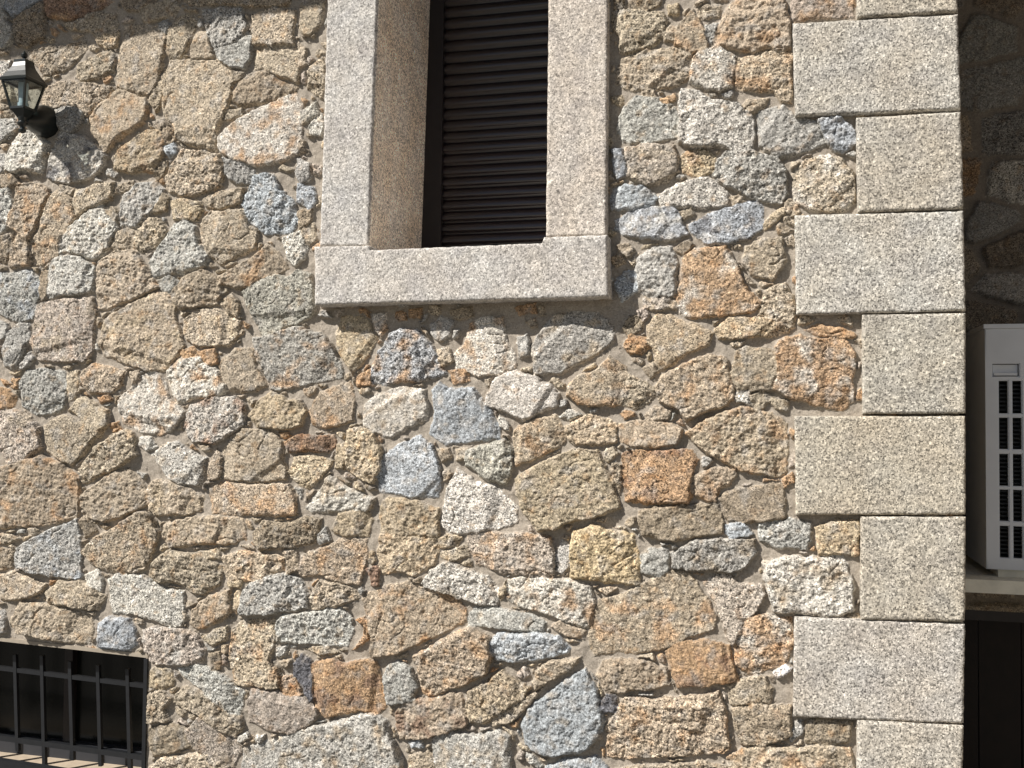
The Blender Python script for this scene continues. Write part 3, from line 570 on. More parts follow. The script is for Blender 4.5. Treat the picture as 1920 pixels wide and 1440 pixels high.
def spread(pg, g):
    """outline moved out by g with its corners kept"""
    x, y = pg[:, 0], pg[:, 1]; xn, yn = np.roll(x, -1), np.roll(y, -1)
    sg = 1.0 if (x*yn-xn*y).sum() > 0 else -1.0
    d = np.stack([xn-x, yn-y], 1); d /= np.linalg.norm(d, axis=1, keepdims=True)+1e-9
    nr = np.stack([d[:, 1], -d[:, 0]], 1)*sg; pv = np.roll(nr, 1, 0)
    m = nr+pv; q = (m*m).sum(1, keepdims=True); k = np.minimum(2/np.maximum(q, 1e-6), 1.1)
    return pg+m*k*g
def rubble(U, V, seed, polys=None, vor_mask=None, vor_size=(.16,.115)):
    """height out of the wall, colour and grain of a rubble face at the points U, V (metres)"""
    rg = np.random.default_rng(seed); sh = U.shape
    wu = U+.0032*gnoise(U/.045, V/.045, seed+1)+.0032*gnoise(U/.017, V/.017, seed+2)+.0016*gnoise(U/.007, V/.007, seed+5)
    wv = V+.0032*gnoise(U/.045, V/.045, seed+3)+.0032*gnoise(U/.017, V/.017, seed+4)+.0016*gnoise(U/.007, V/.007, seed+6)
    dist = np.full(sh, 0.0, np.float32); sid = np.full(sh, -1, np.int32)
    cen, rad, cls = [], [], []; near = np.full(sh, -.034, np.float32)
    if polys:
        u1, v1 = U[0], V[:, 0]
        for k, (c, pg) in enumerate(polys):
            pg = spread(np.asarray(pg), GROW); lo, hi = pg.min(0)-.034, pg.max(0)+.034
            i0, i1 = np.searchsorted(u1, (lo[0], hi[0])); j0, j1 = np.searchsorted(v1, (lo[1], hi[1]))
            cen.append(pg.mean(0)); rad.append(max(.015, float(np.sqrt(np.prod(pg.max(0)-pg.min(0))))*.5)); cls.append(c)
            if i1 <= i0 or j1 <= j0: continue
            x, y = wu[j0:j1, i0:i1], wv[j0:j1, i0:i1]
            ins = np.zeros(x.shape, bool); dm = np.full(x.shape, 9.0)
            for (ax, ay), (bx, by) in zip(pg, np.roll(pg, -1, 0)):
                if ay != by: ins ^= ((ay > y) != (by > y)) & (x < (bx-ax)*(y-ay)/(by-ay)+ax)
                ex, ey = bx-ax, by-ay; t = np.clip(((x-ax)*ex+(y-ay)*ey)/(ex*ex+ey*ey+1e-12), 0, 1)
                dm = np.minimum(dm, np.hypot(x-ax-t*ex, y-ay-t*ey))
            s = np.where(ins, dm, -dm); near[j0:j1, i0:i1] = np.maximum(near[j0:j1, i0:i1], s); w = s > dist[j0:j1, i0:i1]
            dist[j0:j1, i0:i1][w] = s[w]; sid[j0:j1, i0:i1][w] = k
    n0 = len(cls)
    vm = np.ones(sh, bool) if polys is None else (vor_mask & (sid < 0))
    if vm.any():
        pid, dd, cc = voronoi(wu[vm], wv[vm], *vor_size, seed)
        uq, first, inv = np.unique(pid, return_index=True, return_inverse=True)
        mid = 'ttttggoypdtw'
        for k in range(len(uq)):
            cen.append(cc[first[k]]); rad.append(.06); cls.append(mid[int(rg.integers(len(mid)))])
        ok = dd > .008; a, b = dist[vm], sid[vm]; a[ok] = (dd-.008)[ok]; b[ok] = (inv+n0)[ok]; dist[vm] = a; sid[vm] = b
    if polys:                                                             # little packing stones in the wide joints
        fm = (sid < 0) & (near < -.004) & ~vor_mask
        pid, dd, cc = voronoi(wu[fm]+.2*wv[fm], wv[fm], .042, .030, seed+9)
        uq, first, inv = np.unique(pid, return_index=True, return_inverse=True); n1 = len(cls)
        for k in range(len(uq)):
            cen.append(cc[first[k]]-np.array([.2*cc[first[k]][1], 0])); rad.append(.016); cls.append('ttgdtpoyt'[int(rg.integers(9))])
        d2 = np.minimum(dd-.0025, -near[fm]-.004)*(rg.random(len(uq)) < .42)[inv]; ok = d2 > .0005
        a, b = dist[fm], sid[fm]; a[ok] = d2[ok]; b[ok] = (inv+n1)[ok]; dist[fm] = a; sid[fm] = b
    cen, rad = np.array(cen, np.float32), np.array(rad, np.float32); n = len(cls)
    # one random character per stone: how proud, how tilted, how rough, three chipped faces
    proud = rg.uniform(.008, .017, n)*np.clip(rad/.05, .7, 1.15); edge = rg.uniform(.0025, .0075, n)*np.clip(rad/.05, .6, 1.2)
    tilt = rg.uniform(-.10, .10, (n, 2)); rough = rg.uniform(.5, 1.45, n); fine = rg.uniform(.62, 1.08, n)
    i = np.maximum(sid, 0); st = sid >= 0
    du, dv = (U-cen[i,0]).astype(np.float32), (V-cen[i,1]).astype(np.float32)
    ew = edge[i]*np.clip(1.0+1.3*gnoise(U/.05, V/.05, seed+15), .35, 2.6); e = np.clip(dist/ew, 0, 1); prof = 1-(1-e)**2.2
    h = proud[i]*prof + (tilt[i,0]*du+tilt[i,1]*dv)*e
    for k in range(4):
        th = rg.uniform(0, 6.283, n); off = rg.uniform(.35, 1.0, n)*rad; sl = rg.uniform(.15, .6, n)
        cut = proud[i]*1.05-sl[i]*(np.cos(th)[i]*du+np.sin(th)[i]*dv-off[i]); h = np.where(cut < h, np.maximum(cut, h-.007), h)
    r1 = fbm(U/.055, V/.055, seed+20, 3); r2 = 1-2*np.abs(gnoise(U/.027, V/.027, seed+30)); r3 = gnoise(U/.0125, V/.0125, seed+40)
    r4 = gnoise(U/.0062, V/.0062, seed+50); r5 = rg.random(sh, dtype=np.float32)-.5
    lay = gnoise((U*.35+V*.1)/.02, (V+.15*U)/.006, seed+55)
    h = h+rough[i]*np.minimum(e*1.6, 1)*(.0048*r1+.0018*r2+.0014*r3+.0015*r4+.0009*lay)+.0014*r5*e
    grit = sstep(.52, .75, gnoise(U/.013, V/.013, seed+75)); m = -.0005+.0042*fbm(U/.06, V/.06, seed+60, 3)+.0012*gnoise(U/.02, V/.02, seed+70)+.0005*gnoise(U/.008, V/.008, seed+80)+.0003*r5+.0016*grit
    # mortar is trowelled up against the upper left edge of a stone rather than its lower right
    crack = (1-sstep(.0, .06, np.abs(gnoise(U/.06+.3*V/.06, V/.045, seed+16))))*sstep(.12, .4, gnoise(U/.12, V/.12, seed+17))
    h = h-.0045*crack*e
    h = np.maximum(h, m-.0012+.0042*np.clip(e*1.5, 0, 1)+.0009*r4*e+.0008*r5*e)
    vis = st & (h > m)
    H = np.where(vis, h, np.where(st, np.maximum(h, m-.0035*np.clip(dist/.004, 0, 1)), m))
    base = np.array([TONE[c[0]] for c in cls]); sec = np.array([TONE[c[-1]] for c in cls])
    base = base*rg.uniform(.86, 1.14, (n,1))*rg.uniform(.99, 1.01, (n,3)); sec = sec*rg.uniform(.9, 1.1, (n,1))
    pn = fbm(U/.055, V/.055, seed+90, 3); bl = (.08+.78*sstep(-.02, .42, pn))[..., None]*np.array([c[0] != c[-1] for c in cls])[i][..., None]
    col = base[i]*(1-bl)+sec[i]*bl
    lum = col.mean(-1, keepdims=True)
    w1 = .55*sstep(.05, .50, fbm(U/.038, V/.038, seed+91, 3))[..., None]; col = col*(1-w1)+lum*np.array((1.08,1.02,.93))*w1
    w2 = .60*sstep(.12, .55, fbm(U/.030, V/.030, seed+93, 3))[..., None]; col = col*(1-w2)+col*np.array((.90,.72,.54))*w2
    w3 = .55*sstep(.15, .60, fbm(U/.026, V/.026, seed+95, 3))[..., None]; col = col*(1+.55*w3)+.03*w3
    tone = 1+.20*fbm(U/.035, V/.035, seed+100, 3)+.07*gnoise(U/.009, V/.009, seed+105)
    col = col*tone[..., None]
    iron = 1.0*sstep(.30, .62, fbm(U/.045, V/.045, seed+110, 3))[..., None]*np.array([.35])*(base[i][..., :1] > base[i][..., 2:]*1.15)
    col = col*(1-iron)+col*np.array((1.05,.74,.50))*iron
    mc = MORTAR*(1+.16*fbm(U/.09, V/.09, seed+120, 3)+.08*gnoise(U/.012, V/.012, seed+130)-.12*grit)[..., None]
    smear = sstep(.12, .5, fbm(U/.03, V/.03, seed+140, 2))*.6*(1-.6*e)       # thin mortar wiped over stone edges
    col = col*(1-smear[..., None])+mc*smear[..., None]
    C = np.where(vis[..., None], col, mc); G = np.where(vis, (1.0-.5*smear)*fine[i], .24+.4*grit)
    return H, np.clip(C, .01, .9), G

# ------------------------------------------------------------------ ground
gm = bmesh.new(); box(gm, -60, 60, -60, 60, -.2, 0); g_ = finish(gm, 'ground', MAT['paving']); g_['kind'] = 'structure'

# ------------------------------------------------------------------ the house
house = empty('stone_house', (0, 0, 0), 'granite rubble stone house corner with dressed grey corner blocks and window surround', 'house')
CX = .418                                                              # the corner of the front wall
polys = []
for ln in STONES.strip().splitlines():
    t_ = ln.split(); polys.append((t_[0], [at(*map(float, q.split(',')))for q in t_[1:]]))
def axis_(lo, a, b, hi, fine, coarse):
    return np.concatenate([np.arange(lo, a, coarse), np.arange(a, b, fine), np.arange(b, hi+coarse*.5, coarse)])
ux = axis_(-4.3, -2.36, CX-.03, CX-.03, .0023, .008); vz = axis_(0.0, .50, 2.92, 3.5, .0022, .008)
U, V = np.meshgrid(ux, vz); PX, PY = to_px(U, V)
out = (PX < -22) | (PX > 1945) | (PY < -22) | (PY > 1465)
WIN = (at(650, 300)[0], at(1080, 300)[0], at(650, 520)[1], 3.10)       # hole behind the jambs
CEL_R = .5*(at(272, 1232)[0]+at(275, 1440)[0]); CEL_T0, CEL_T1 = at(0, 1201), at(272, 1232)
CEL_L, CEL_B = -2.62, at(140, 1470)[1]-.03
cel_top = lambda x: CEL_T0[1]+(CEL_T1[1]-CEL_T0[1])*(x-CEL_T0[0])/(CEL_T1[0]-CEL_T0[0])
vor = out & ~((U > CEL_L-.03) & (U < CEL_R+.03) & (V < cel_top(U)+.03) & (V > CEL_B-.03)) & ~((U > WIN[0]-.12) & (U < WIN[1]+.12) & (V > 2.6) & (V < 3.32)) & (U < CX-.26)
H, C, G = rubble(U, V, 7, polys, vor)
mu, mv = .5*(U[:-1,:-1]+U[1:,1:]), .5*(V[:-1,:-1]+V[1:,1:])
hole = ((mu > WIN[0]) & (mu < WIN[1]) & (mv > WIN[2]) & (mv < WIN[3])) | ((mu > CEL_L) & (mu < CEL_R) & (mv < cel_top(mu)) & (mv > CEL_B))
near_c = (U > CEL_L-.02) & (U < CEL_R+.012) & (V < cel_top(U)+.016) & (V > CEL_B-.02)
H = np.where(near_c, np.minimum(H, .001), H)
link('front_wall', grid_mesh('front_wall', np.stack([U, -H, V], -1), ~hole, [('stone_colour', 'FLOAT_COLOR', C), ('grain', 'FLOAT', G)]), MAT['rubble'], house)
# the return of the corner (faces right) and the wall set back beside it
BACK = .95
u2, v2 = np.meshgrid(np.arange(.12, BACK+.02, .006), np.arange(0, 3.5, .006)); h2, c2, g2 = rubble(u2, v2, 31)
link('return_wall', grid_mesh('return_wall', np.stack([CX-.022+h2, u2, v2], -1), None, [('stone_colour', 'FLOAT_COLOR', c2), ('grain', 'FLOAT', g2)]), MAT['rubble'], house)
DOOR_T = at(1870, 1147, BACK)[1]; DOOR = (.50, 1.75)
u3, v3 = np.meshgrid(np.arange(CX-.03, 2.6, .005), np.arange(0, 3.5, .005)); h3, c3, g3 = rubble(u3, v3, 57, None, None, (.19, .13)); c3 = c3*.55  # stone colour darkened here to deepen the shade of the recess
m3 = (.5*(u3[:-1,:-1]+u3[1:,1:]) > DOOR[0]) & (.5*(u3[:-1,:-1]+u3[1:,1:]) < DOOR[1]) & (.5*(v3[:-1,:-1]+v3[1:,1:]) < DOOR_T)
h3 = np.where((u3 > DOOR[0]-.02) & (u3 < DOOR[1]+.02) & (v3 < DOOR_T+.012), np.minimum(h3, 0), h3)
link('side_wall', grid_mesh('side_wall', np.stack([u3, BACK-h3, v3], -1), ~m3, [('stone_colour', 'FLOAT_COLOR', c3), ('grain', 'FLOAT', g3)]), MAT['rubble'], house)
# unseen wall added on the right to block sky light and darken the recess
bm = bmesh.new(); box(bm, 1.9, 2.4, -1.4, BACK+.02, 0, 3.3); finish(bm, 'added_shade_wall', MAT['lining'], house, bevel=.01)
# a dark plank door under it
bm = bmesh.new()
npl = 10
for k in range(npl):
    x0 = DOOR[0]+(DOOR[1]-DOOR[0])*k/npl; box(bm, x0+.002, x0+(DOOR[1]-DOOR[0])/npl-.002, BACK+.10, BACK+.14, .02, DOOR_T-.03)
dr = finish(bm, 'door', MAT['door'], house, bevel=.003)
bm = bmesh.new(); box(bm, DOOR[0]-.02, DOOR[1]+.02, BACK+.004, BACK+.19, DOOR_T-.03, DOOR_T+.004); box(bm, DOOR[0]-.03, DOOR[0]+.004, BACK+.004, BACK+.19, 0, DOOR_T-.031); box(bm, DOOR[1]-.004, DOOR[1]+.03, BACK+.004, BACK+.19, 0, DOOR_T-.031)
finish(bm, 'door_frame', MAT['frame'], dr, bevel=.003)
bm = bmesh.new(); bar(bm, (DOOR[0]+.14, BACK+.055, 1.0), (DOOR[0]+.26, BACK+.055, 1.0), .008, 10); bar(bm, (DOOR[0]+.15, BACK+.10, 1.0), (DOOR[0]+.15, BACK+.055, 1.0), .008, 10)
finish(bm, 'handle', MAT['iron'], dr)

# dressed blocks: a front face as a fine sheet with rounded, slightly chipped arrises, and plain sides running back
def block(name, top, bot, yf, yb, mat, parent, seed, r=.0055, step=.0035, wob=.0012):
    top, bot = [Vector((*at(*p, yf),)) if len(p) == 2 else Vector(p[:2]) for p in top], [Vector((*at(*p, yf),)) if len(p) == 2 else Vector(p[:2]) for p in bot]
    us = []
    L = [(top[i+1]-top[i]).length for i in range(len(top)-1)]
    for i, l_ in enumerate(L):
        n = max(1, int(l_/step)); us += [(i, k/n) for k in range(n)]
    us.append((len(L)-1, 1.0))
    tp = np.array([list(top[i].lerp(top[i+1], t)) for i, t in us]); bt = np.array([list(bot[i].lerp(bot[i+1], t)) for i, t in us])
    nv = max(2, int(np.linalg.norm(tp-bt, axis=1).max()/step)); t = np.linspace(0, 1, nv+1)[:, None, None]
    g = bt[None]*(1-t)+tp[None]*t; X, Z = g[..., 0], g[..., 1]
    ring = [Vector(p) for p in list(tp)+list(bt[::-1])]
    outl = np.array(list(top)+list(bot[::-1])); d = np.full(X.shape, 9.0)
    for a, b in zip(outl, np.roll(outl, -1, 0)):
        ex, ez = b-a; tt = np.clip(((X-a[0])*ex+(Z-a[1])*ez)/(ex*ex+ez*ez+1e-12), 0, 1); d = np.minimum(d, np.hypot(X-a[0]-tt*ex, Z-a[1]-tt*ez))
    rr = r*(1+.6*gnoise(X/.03, Z/.03, seed)); rr = np.clip(rr, .002, None)
    e = np.clip(d/rr, 0, 1); drop = rr*(1-np.sqrt(1-(1-e)**2*.999))*.8
    mic = wob*gnoise(X/.05, Z/.05, seed+1)+.0007*gnoise(X/.010, Z/.007, seed+2)*e+.0006*gnoise(X/.0055, Z/.0055, seed+3)*e
    Xw = X+.0012*gnoise(X/.02, Z/.02, seed+4); Zw = Z+.0012*gnoise(X/.02, Z/.02, seed+5)
    me_co = np.stack([Xw, yf+drop-mic, Zw], -1)
    me = grid_mesh(name, me_co)
    bm = bmesh.new(); bm.from_mesh(me); bpy.data.meshes.remove(me)
    be = [ed for ed in bm.edges if ed.is_boundary]
    res = bmesh.ops.extrude_edge_only(bm, edges=be)
    nvs = [v for v in res['geom'] if isinstance(v, bmesh.types.BMVert)]
    for v in nvs: v.co.y = yb
    be = [ed for ed in bm.edges if ed.is_boundary]
    bmesh.ops.holes_fill(bm, edges=be, sides=0)
    for ed in bm.edges:
        if len(ed.link_faces) == 2 and ed.calc_face_angle(0) > .9: ed.smooth = False
    bmesh.ops.recalc_face_normals(bm, faces=bm.faces)
    me = bpy.data.meshes.new(name); bm.to_mesh(me); bm.free(); 
    return link(name, me, mat, parent)
QUOINS = [
    ([(1484,-168),(1790,-185)], [(1488,-146),(1793,-163)]) ,
    ([(1608,-143),(1793,-160)], [(1608,32),(1796,21)]),
    ([(1486,43),(1796,26)], [(1491,217),(1802,204)]),
    ([(1606,220),(1802,209)], [(1608,398),(1807,390)]),
    ([(1490,403),(1807,395)], [(1493,590),(1811,582)]),
    ([(1617,590),(1811,587)], [(1618,776),(1811,775)]),
    ([(1490,780),(1811,780)], [(1492,966),(1811,965)]),
    ([(1614,969),(1811,970)], [(1614,1162),(1810,1166)]),
    ([(1489,1157),(1810,1171)], [(1487,1345),(1807,1357)]),
    ([(1608,1351),(1807,1362)], [(1606,1546),(1803,1556)]),
]
QUOINS[0] = ([(1484,-345),(1788,-365)], [(1488,-147),(1793,-164)])
QTONE = [(1,1,1),(.93,.90,.84),(1.0,.99,.97),(.96,.93,.88),(1.03,1.03,1.02),(.95,.93,.88),(.97,.92,.83),(.96,.92,.85),(1.01,.99,.98),(1.0,.97,.93)]
for k, (t_, b_) in enumerate(QUOINS):
    q_ = block('corner_stone', t_, b_, -.026-(.003 if k % 2 else 0), .36 if k % 2 else .20, MAT['ashlar'], house, 300+7*k); q_.color = (*QTONE[k], 1)
mz = at(1600, 1560, 0)[1]
bm = bmesh.new(); box(bm, CX-.25, CX-.002, -.026, .30, 0, mz-.012); finish(bm, 'plinth', MAT['ashlar'], house, bevel=.008, seg=3)
# mortar core behind the corner stones, closes the joints between them
bm = bmesh.new(); box(bm, CX-.06, CX-.016, .004, .15, 0, 3.5); finish(bm, 'corner_mortar', MAT['lining'], house)

# ------------------------------------------------------------------ window with granite surround and roller shutter
DEEP = .385
JF, SF = -.031, -.061
lx, rx = at(707, 0, JF)[0], at(1028, 0, JF)[0]
bm = bmesh.new()
xl, xr, zb, zt = at(697, 300, JF)[0]-.02, at(1026, 300, JF)[0]+.03, at(850, 462, SF)[1]-.02, 3.12
fy = DEEP-.055
box(bm, xl-.02, at(833, 240, DEEP)[0], fy+.035, fy+.075, zb, zt)
box(bm, xr-.02, xr+.03, fy+.035, fy+.075, zb, zt)
box(bm, xl, xr, fy+.034, fy+.076, zt-.07, zt)
window = finish(bm, 'window', MAT['frame'], house, bevel=.003)
bm = bmesh.new(); box(bm, xl, xr, fy+.12, fy+.14, zb, zt); finish(bm, 'pane', MAT['darkglass'], window)
# shutter: one sheet of rounded slats
sl_h = .0345; ns = int((zt-zb)/sl_h); prof = []
for k in range(ns):
    for a in np.linspace(0, 1, 9)[:-1]: prof.append((fy+.058-.014*math.sin(math.pi*a**.55)**.7+(.004 if a == 0 else 0), zb+(k+a)*sl_h))
xs = np.array([at(831, 240, DEEP)[0]-.005, xr])
co = np.array([[(x, y, z) for x in xs] for y, z in prof]); me = grid_mesh('roller_shutter', co); link('roller_shutter', me, MAT['shutter'], window)
# sill with ears, then jambs standing on it
sill_t = [(589,462),(691,460.5),(693,468.5),(1016,456),(1020,444.5),(1138,440)]; sill_b = [(589,572),(691,569),(693,569),(1016,560),(1020,560),(1141,556)]
block('sill', sill_t, sill_b, SF, .10, MAT['jamb'], window, 501, r=.006)
bm = bmesh.new(); x0, z0 = at(693, 470, SF); x1, z1 = at(1016, 460, SF)
hexa(bm, [(x0-.03,.09,z0-.05),(x1+.03,.09,z1-.05),(x1+.03,.09,z1-.004),(x0-.03,.09,z0-.004)], [(x0-.03,DEEP,z0-.05),(x1+.03,DEEP,z1-.05),(x1+.03,DEEP,z1+.004),(x0-.03,DEEP,z0+.004)])
finish(bm, 'sill', MAT['jamb'], window)
up = lambda p, q, z: (p[0]+(q[0]-p[0])*(z-p[1])/(q[1]-p[1]), z)
def jamb(pl, pr, seed, tint):
    a, b, c, d = at(*pl[0], JF), at(*pl[1], JF), at(*pr[0], JF), at(*pr[1], JF)
    tl, tr = up(a, b, 3.06), up(c, d, 3.06)
    block('jamb', [(*tl, 0), (*tr, 0)], [(*b, 0), (*d, 0)], JF, DEEP, MAT['jamb'], window, seed, r=.006).color = tint
jamb(((613,0),(599.5,461)), ((707,0),(690,461)), 520, (.98,.99,1.0,1))
jamb(((1028,0),(1023,444)), ((1140,0),(1137,441)), 540, (1.0,.955,.91,1))
a, b = at(707,0,JF), at(690,461,JF); t_ = up(a, b, 3.06)
bm = bmesh.new(); pr = lambda q, y, dx, dz=0: (q[0]+dx, y, q[1]+dz)
hexa(bm, [pr(t_,JF+.007,-.02),pr(t_,JF+.007,.0025),pr(b,JF+.007,.0025),pr(b,JF+.007,-.02)], [pr(t_,DEEP-.02,-.02),pr(t_,DEEP-.02,.0025),pr(b,DEEP-.02,.0025),pr(b,DEEP-.02,-.02)])
finish(bm, 'reveal', MAT['reveal'], window)
lt = [(at(600,0,JF)[0]-.04, 3.30, 0), (at(1140,0,JF)[0]+.03, 3.30, 0)]; lb = [(lt[0][0], 3.064, 0), (lt[1][0], 3.064, 0)]
block('lintel', lt, lb, JF-.004, DEEP, MAT['jamb'], window, 560)

# ------------------------------------------------------------------ cellar window with iron grille
CY = .24                                                               # depth of the glazing
ct = lambda x: cel_top(x)
bm = bmesh.new()
w = .009
hexa(bm, [(CEL_L-.02,-.003,ct(CEL_L-.02)-.001),(CEL_R+.004,-.003,ct(CEL_R+.004)-.001),(CEL_R+.004,-.003,ct(CEL_R+.004)+w),(CEL_L-.02,-.003,ct(CEL_L-.02)+w)],
         [(CEL_L-.02,CY+.06,ct(CEL_L-.02)-.001),(CEL_R+.004,CY+.06,ct(CEL_R+.004)-.001),(CEL_R+.004,CY+.06,ct(CEL_R+.004)+w),(CEL_L-.02,CY+.06,ct(CEL_L-.02)+w)])
box(bm, CEL_R-.001, CEL_R+.004, -.0035, CY+.06, CEL_B-.02, ct(CEL_R)-.002); box(bm, CEL_L-.02, CEL_L+.001, -.0035, CY+.06, CEL_B-.02, ct(CEL_L)-.002)
cellar = finish(bm, 'cellar_window', MAT['lining'], house, bevel=.002)
bm = bmesh.new()
zs0, zs1 = CEL_B, at(140, 1398, CY)[1]
hexa(bm, [(CEL_L,-.03,zs0-.03),(CEL_R,-.03,zs0-.03),(CEL_R,-.03,zs0+.002),(CEL_L,-.03,zs0+.002)], [(CEL_L,CY,zs0-.03),(CEL_R,CY,zs0-.03),(CEL_R,CY,zs0+.016),(CEL_L,CY,zs0+.016)])
finish(bm, 'sill', MAT['cellsill'], cellar, bevel=.004)
# frame: head, foot rail, stile, mullions
bm = bmesh.new(); zf = zs0+.010
for x in (CEL_L+.025, at(128, 1300, CY)[0], CEL_R-.02): box(bm, x-.014, x+.014, CY-.002, CY+.048, zf+.0455, ct(x)-.004)
box(bm, CEL_L, CEL_R, CY+.002, CY+.046, ct(CEL_R)-.045, ct(CEL_R)-.001)
fr = finish(bm, 'window_frame', MAT['frame'], cellar, bevel=.003)
bm = bmesh.new(); box(bm, CEL_L, CEL_R, CY-.03, CY+.05, zf, zf+.045); finish(bm, 'foot_rail', MAT['rail'], cellar, bevel=.004)
bm = bmesh.new(); box(bm, CEL_L, CEL_R, CY+.02, CY+.03, zf, ct(CEL_L)); finish(bm, 'pane', MAT['darkglass'], cellar)
bm = bmesh.new(); GY = .055
hb = lambda p, q, r, y: bar(bm, P(*p, y)-Vector((.25,0,0))*1.0 if False else P(*p, y), P(*q, y), r, 4)
def rail(pa, pb, r, y):
    a, b = P(*pa, y), P(*pb, y); d = (b-a); k = (CEL_L-a.x)/d.x; a2 = a+d*k; k = (CEL_R+.003-a.x)/d.x; bar(bm, a2, a+d*k, r, 4)
rail((0,1252), (268,1285), .0060, GY); rail((0,1382), (268,1419), .0075, GY)
for tx, ty, by in ((29,1227.5,1408),(79.5,1229,1452),(132,1240,1425),(184.5,1247,1436),(240,1254,1462)):
    a, b = P(tx, ty, GY-.002), P(tx+5, by, GY-.002); bar(bm, a, b, .0053, 4)
a = P(29, 1227.5, GY-.002); s_ = (P(132,1240,GY-.002).x-P(79.5,1240,GY-.002).x)
for k in range(1, 4): bar(bm, a+Vector((-s_*k*1.0, 0, .012*k)), a+Vector((-s_*k*1.0, 0, -.30)), .0053, 4)
bar(bm, (CEL_R-.001, .0, CEL_B), (CEL_R-.001, .0, ct(CEL_R)-.003), .0055, 4)
finish(bm, 'window_grille', MAT['iron'], cellar, bevel=.0012)
bm = bmesh.new(); rr0, rr1 = P(-40,1424,-.01), P(92,1445,-.01); bar(bm, rr0+(rr0-rr1)*1.2, rr1+(rr1-rr0)*.35, .011, 4)
finish(bm, 'grille_rail', MAT['iron'], cellar, bevel=.002)

# ------------------------------------------------------------------ eaves above the picture; their edge draws the shade across the top left
O_ = .50
ez = lambda x: (2.684+.042*(x+1.74))+O_*1.42/1.0
bm = bmesh.new()
A = [(-4.6,-O_,ez(-4.6)),(2.8,-O_,ez(-4.6)+.0),(2.8,1.6,ez(-4.6)+.75),(-4.6,1.6,ez(-4.6)+.75)]
A[1] = (2.8,-O_,ez(2.8)); A[2] = (2.8,1.6,ez(2.8)+.75)
hexa(bm, A, [(x,y,z+.05) for x,y,z in A]); roof = finish(bm, 'roof', MAT['soffit'], house)
bm = bmesh.new()
for k in range(41):
    x = -4.45+k*.18; a = Vector((x, -O_+.01, ez(x)+.09)); b = Vector((x, 1.55, ez(x)+.82)); bar(bm, a, b, .085, 10, .07)
finish(bm, 'roof_tiles', MAT['roof'], roof)

# ------------------------------------------------------------------ ledge and air conditioner on the side wall
AF = .50
lz1, lz0 = at(1865, 1088, .44)[1], at(1865, 1113, .44)[1]
bm = bmesh.new(); box(bm, CX-.01, 1.55, .44, BACK+.02, lz0, lz1); finish(bm, 'ledge', MAT['ledge'], house, bevel=.006, seg=3)
ax0 = at(1848, 800, AF)[0]; az1, az0 = at(1880, 616, AF)[1], at(1880, 1068, AF)[1]
ac = empty('air_conditioner', (ax0+.4, AF+.15, lz1), 'pale grey outdoor air conditioner unit with slotted grille on ledge behind the corner', 'air conditioner')
W_ = .80; AD = .30
cells_x = []; x = at(1873.5, 800, AF)[0]; cw = at(1890.5, 800, AF)[0]-x; pitch = at(1899, 800, AF)[0]-x
while x+cw < ax0+W_-.03: cells_x.append((x, x+cw)); x += pitch
cells_z = [(at(1880, b, AF)[1], at(1880, a, AF)[1]) for a, b in ((714,775),(783,842),(851,911),(918,977),(986,1046))]
hx = (at(1861, 690, AF)[0], at(1911, 690, AF)[0]); hz = (at(1880, 706, AF)[1], at(1880, 682, AF)[1])
# casing: sides, top, back, bottom and a front sheet with the openings cut out
bm = bmesh.new()
xs = sorted({ax0, ax0+W_, *[q for c in cells_x for q in c], *hx}); zs = sorted({az0, az1, *[q for c in cells_z for q in c], *hz})
def solid(x, z):
    if hx[0] < x < hx[1] and hz[0] < z < hz[1]: return False
    return not (any(a < x < b for a, b in cells_x) and any(a < z < b for a, b in cells_z))
vv = {}
def gv(x, y, z):
    k = (round(x,5), round(y,5), round(z,5))
    if k not in vv: vv[k] = bm.verts.new((x, y, z))
    return vv[k]
for i in range(len(xs)-1):
    for j in range(len(zs)-1):
        x0, x1, z0, z1 = xs[i], xs[i+1], zs[j], zs[j+1]
        if not solid((x0+x1)/2, (z0+z1)/2):
            continue
        bm.faces.new((gv(x0,AF,z0), gv(x1,AF,z0), gv(x1,AF,z1), gv(x0,AF,z1)))
be = [e for e in bm.edges if e.is_boundary]
res = bmesh.ops.extrude_edge_only(bm, edges=be)
for v in [q for q in res['geom'] if isinstance(q, bmesh.types.BMVert)]:
    outer = min(abs(v.co.x-ax0), abs(v.co.x-ax0-W_), abs(v.co.z-az0), abs(v.co.z-az1)) < 1e-4
    v.co.y = AF+(AD if outer else .012)
casing = finish(bm, 'casing', MAT['ac'], ac, bevel=.0025)
bm = bmesh.new(); box(bm, ax0-.004, ax0+W_+.004, AF-.004, AF+AD+.004, az1+.0005, az1+.012); finish(bm, 'lid', MAT['ac'], ac, bevel=.004, seg=3)
bm = bmesh.new(); box(bm, ax0+.006, ax0+W_-.006, AF+AD-.01, AF+AD, az0+.004, az1-.004)
nf = int((az1-az0-.06)/.011)
for k in range(nf): z = az0+.03+k*.011; box(bm, ax0+.02, ax0+W_-.02, AF+.016, AF+.034, z, z+.004)
finish(bm, 'coil', MAT['acdark'], ac)
bm = bmesh.new(); box(bm, hx[0]+.002, hx[1]-.002, AF+.010, AF+.014, hz[0]+.002, hz[1]-.002); box(bm, hx[0]+.004, hx[1]-.004, AF+.002, AF+.009, hz[0]+.003, hz[0]+.010)
finish(bm, 'handle', MAT['ac'], ac, bevel=.001)
for x in (ax0+.05, ax0+W_-.16):
    bm = bmesh.new(); box(bm, x-.07, x+.11, AF-.035, AF+AD+.01, lz1+.0005, az0-.022); box(bm, x-.02, x+.06, AF+.01, AF+AD-.02, az0-.0215, az0-.001)
    finish(bm, 'foot', MAT['ledge'], ac, bevel=.002)

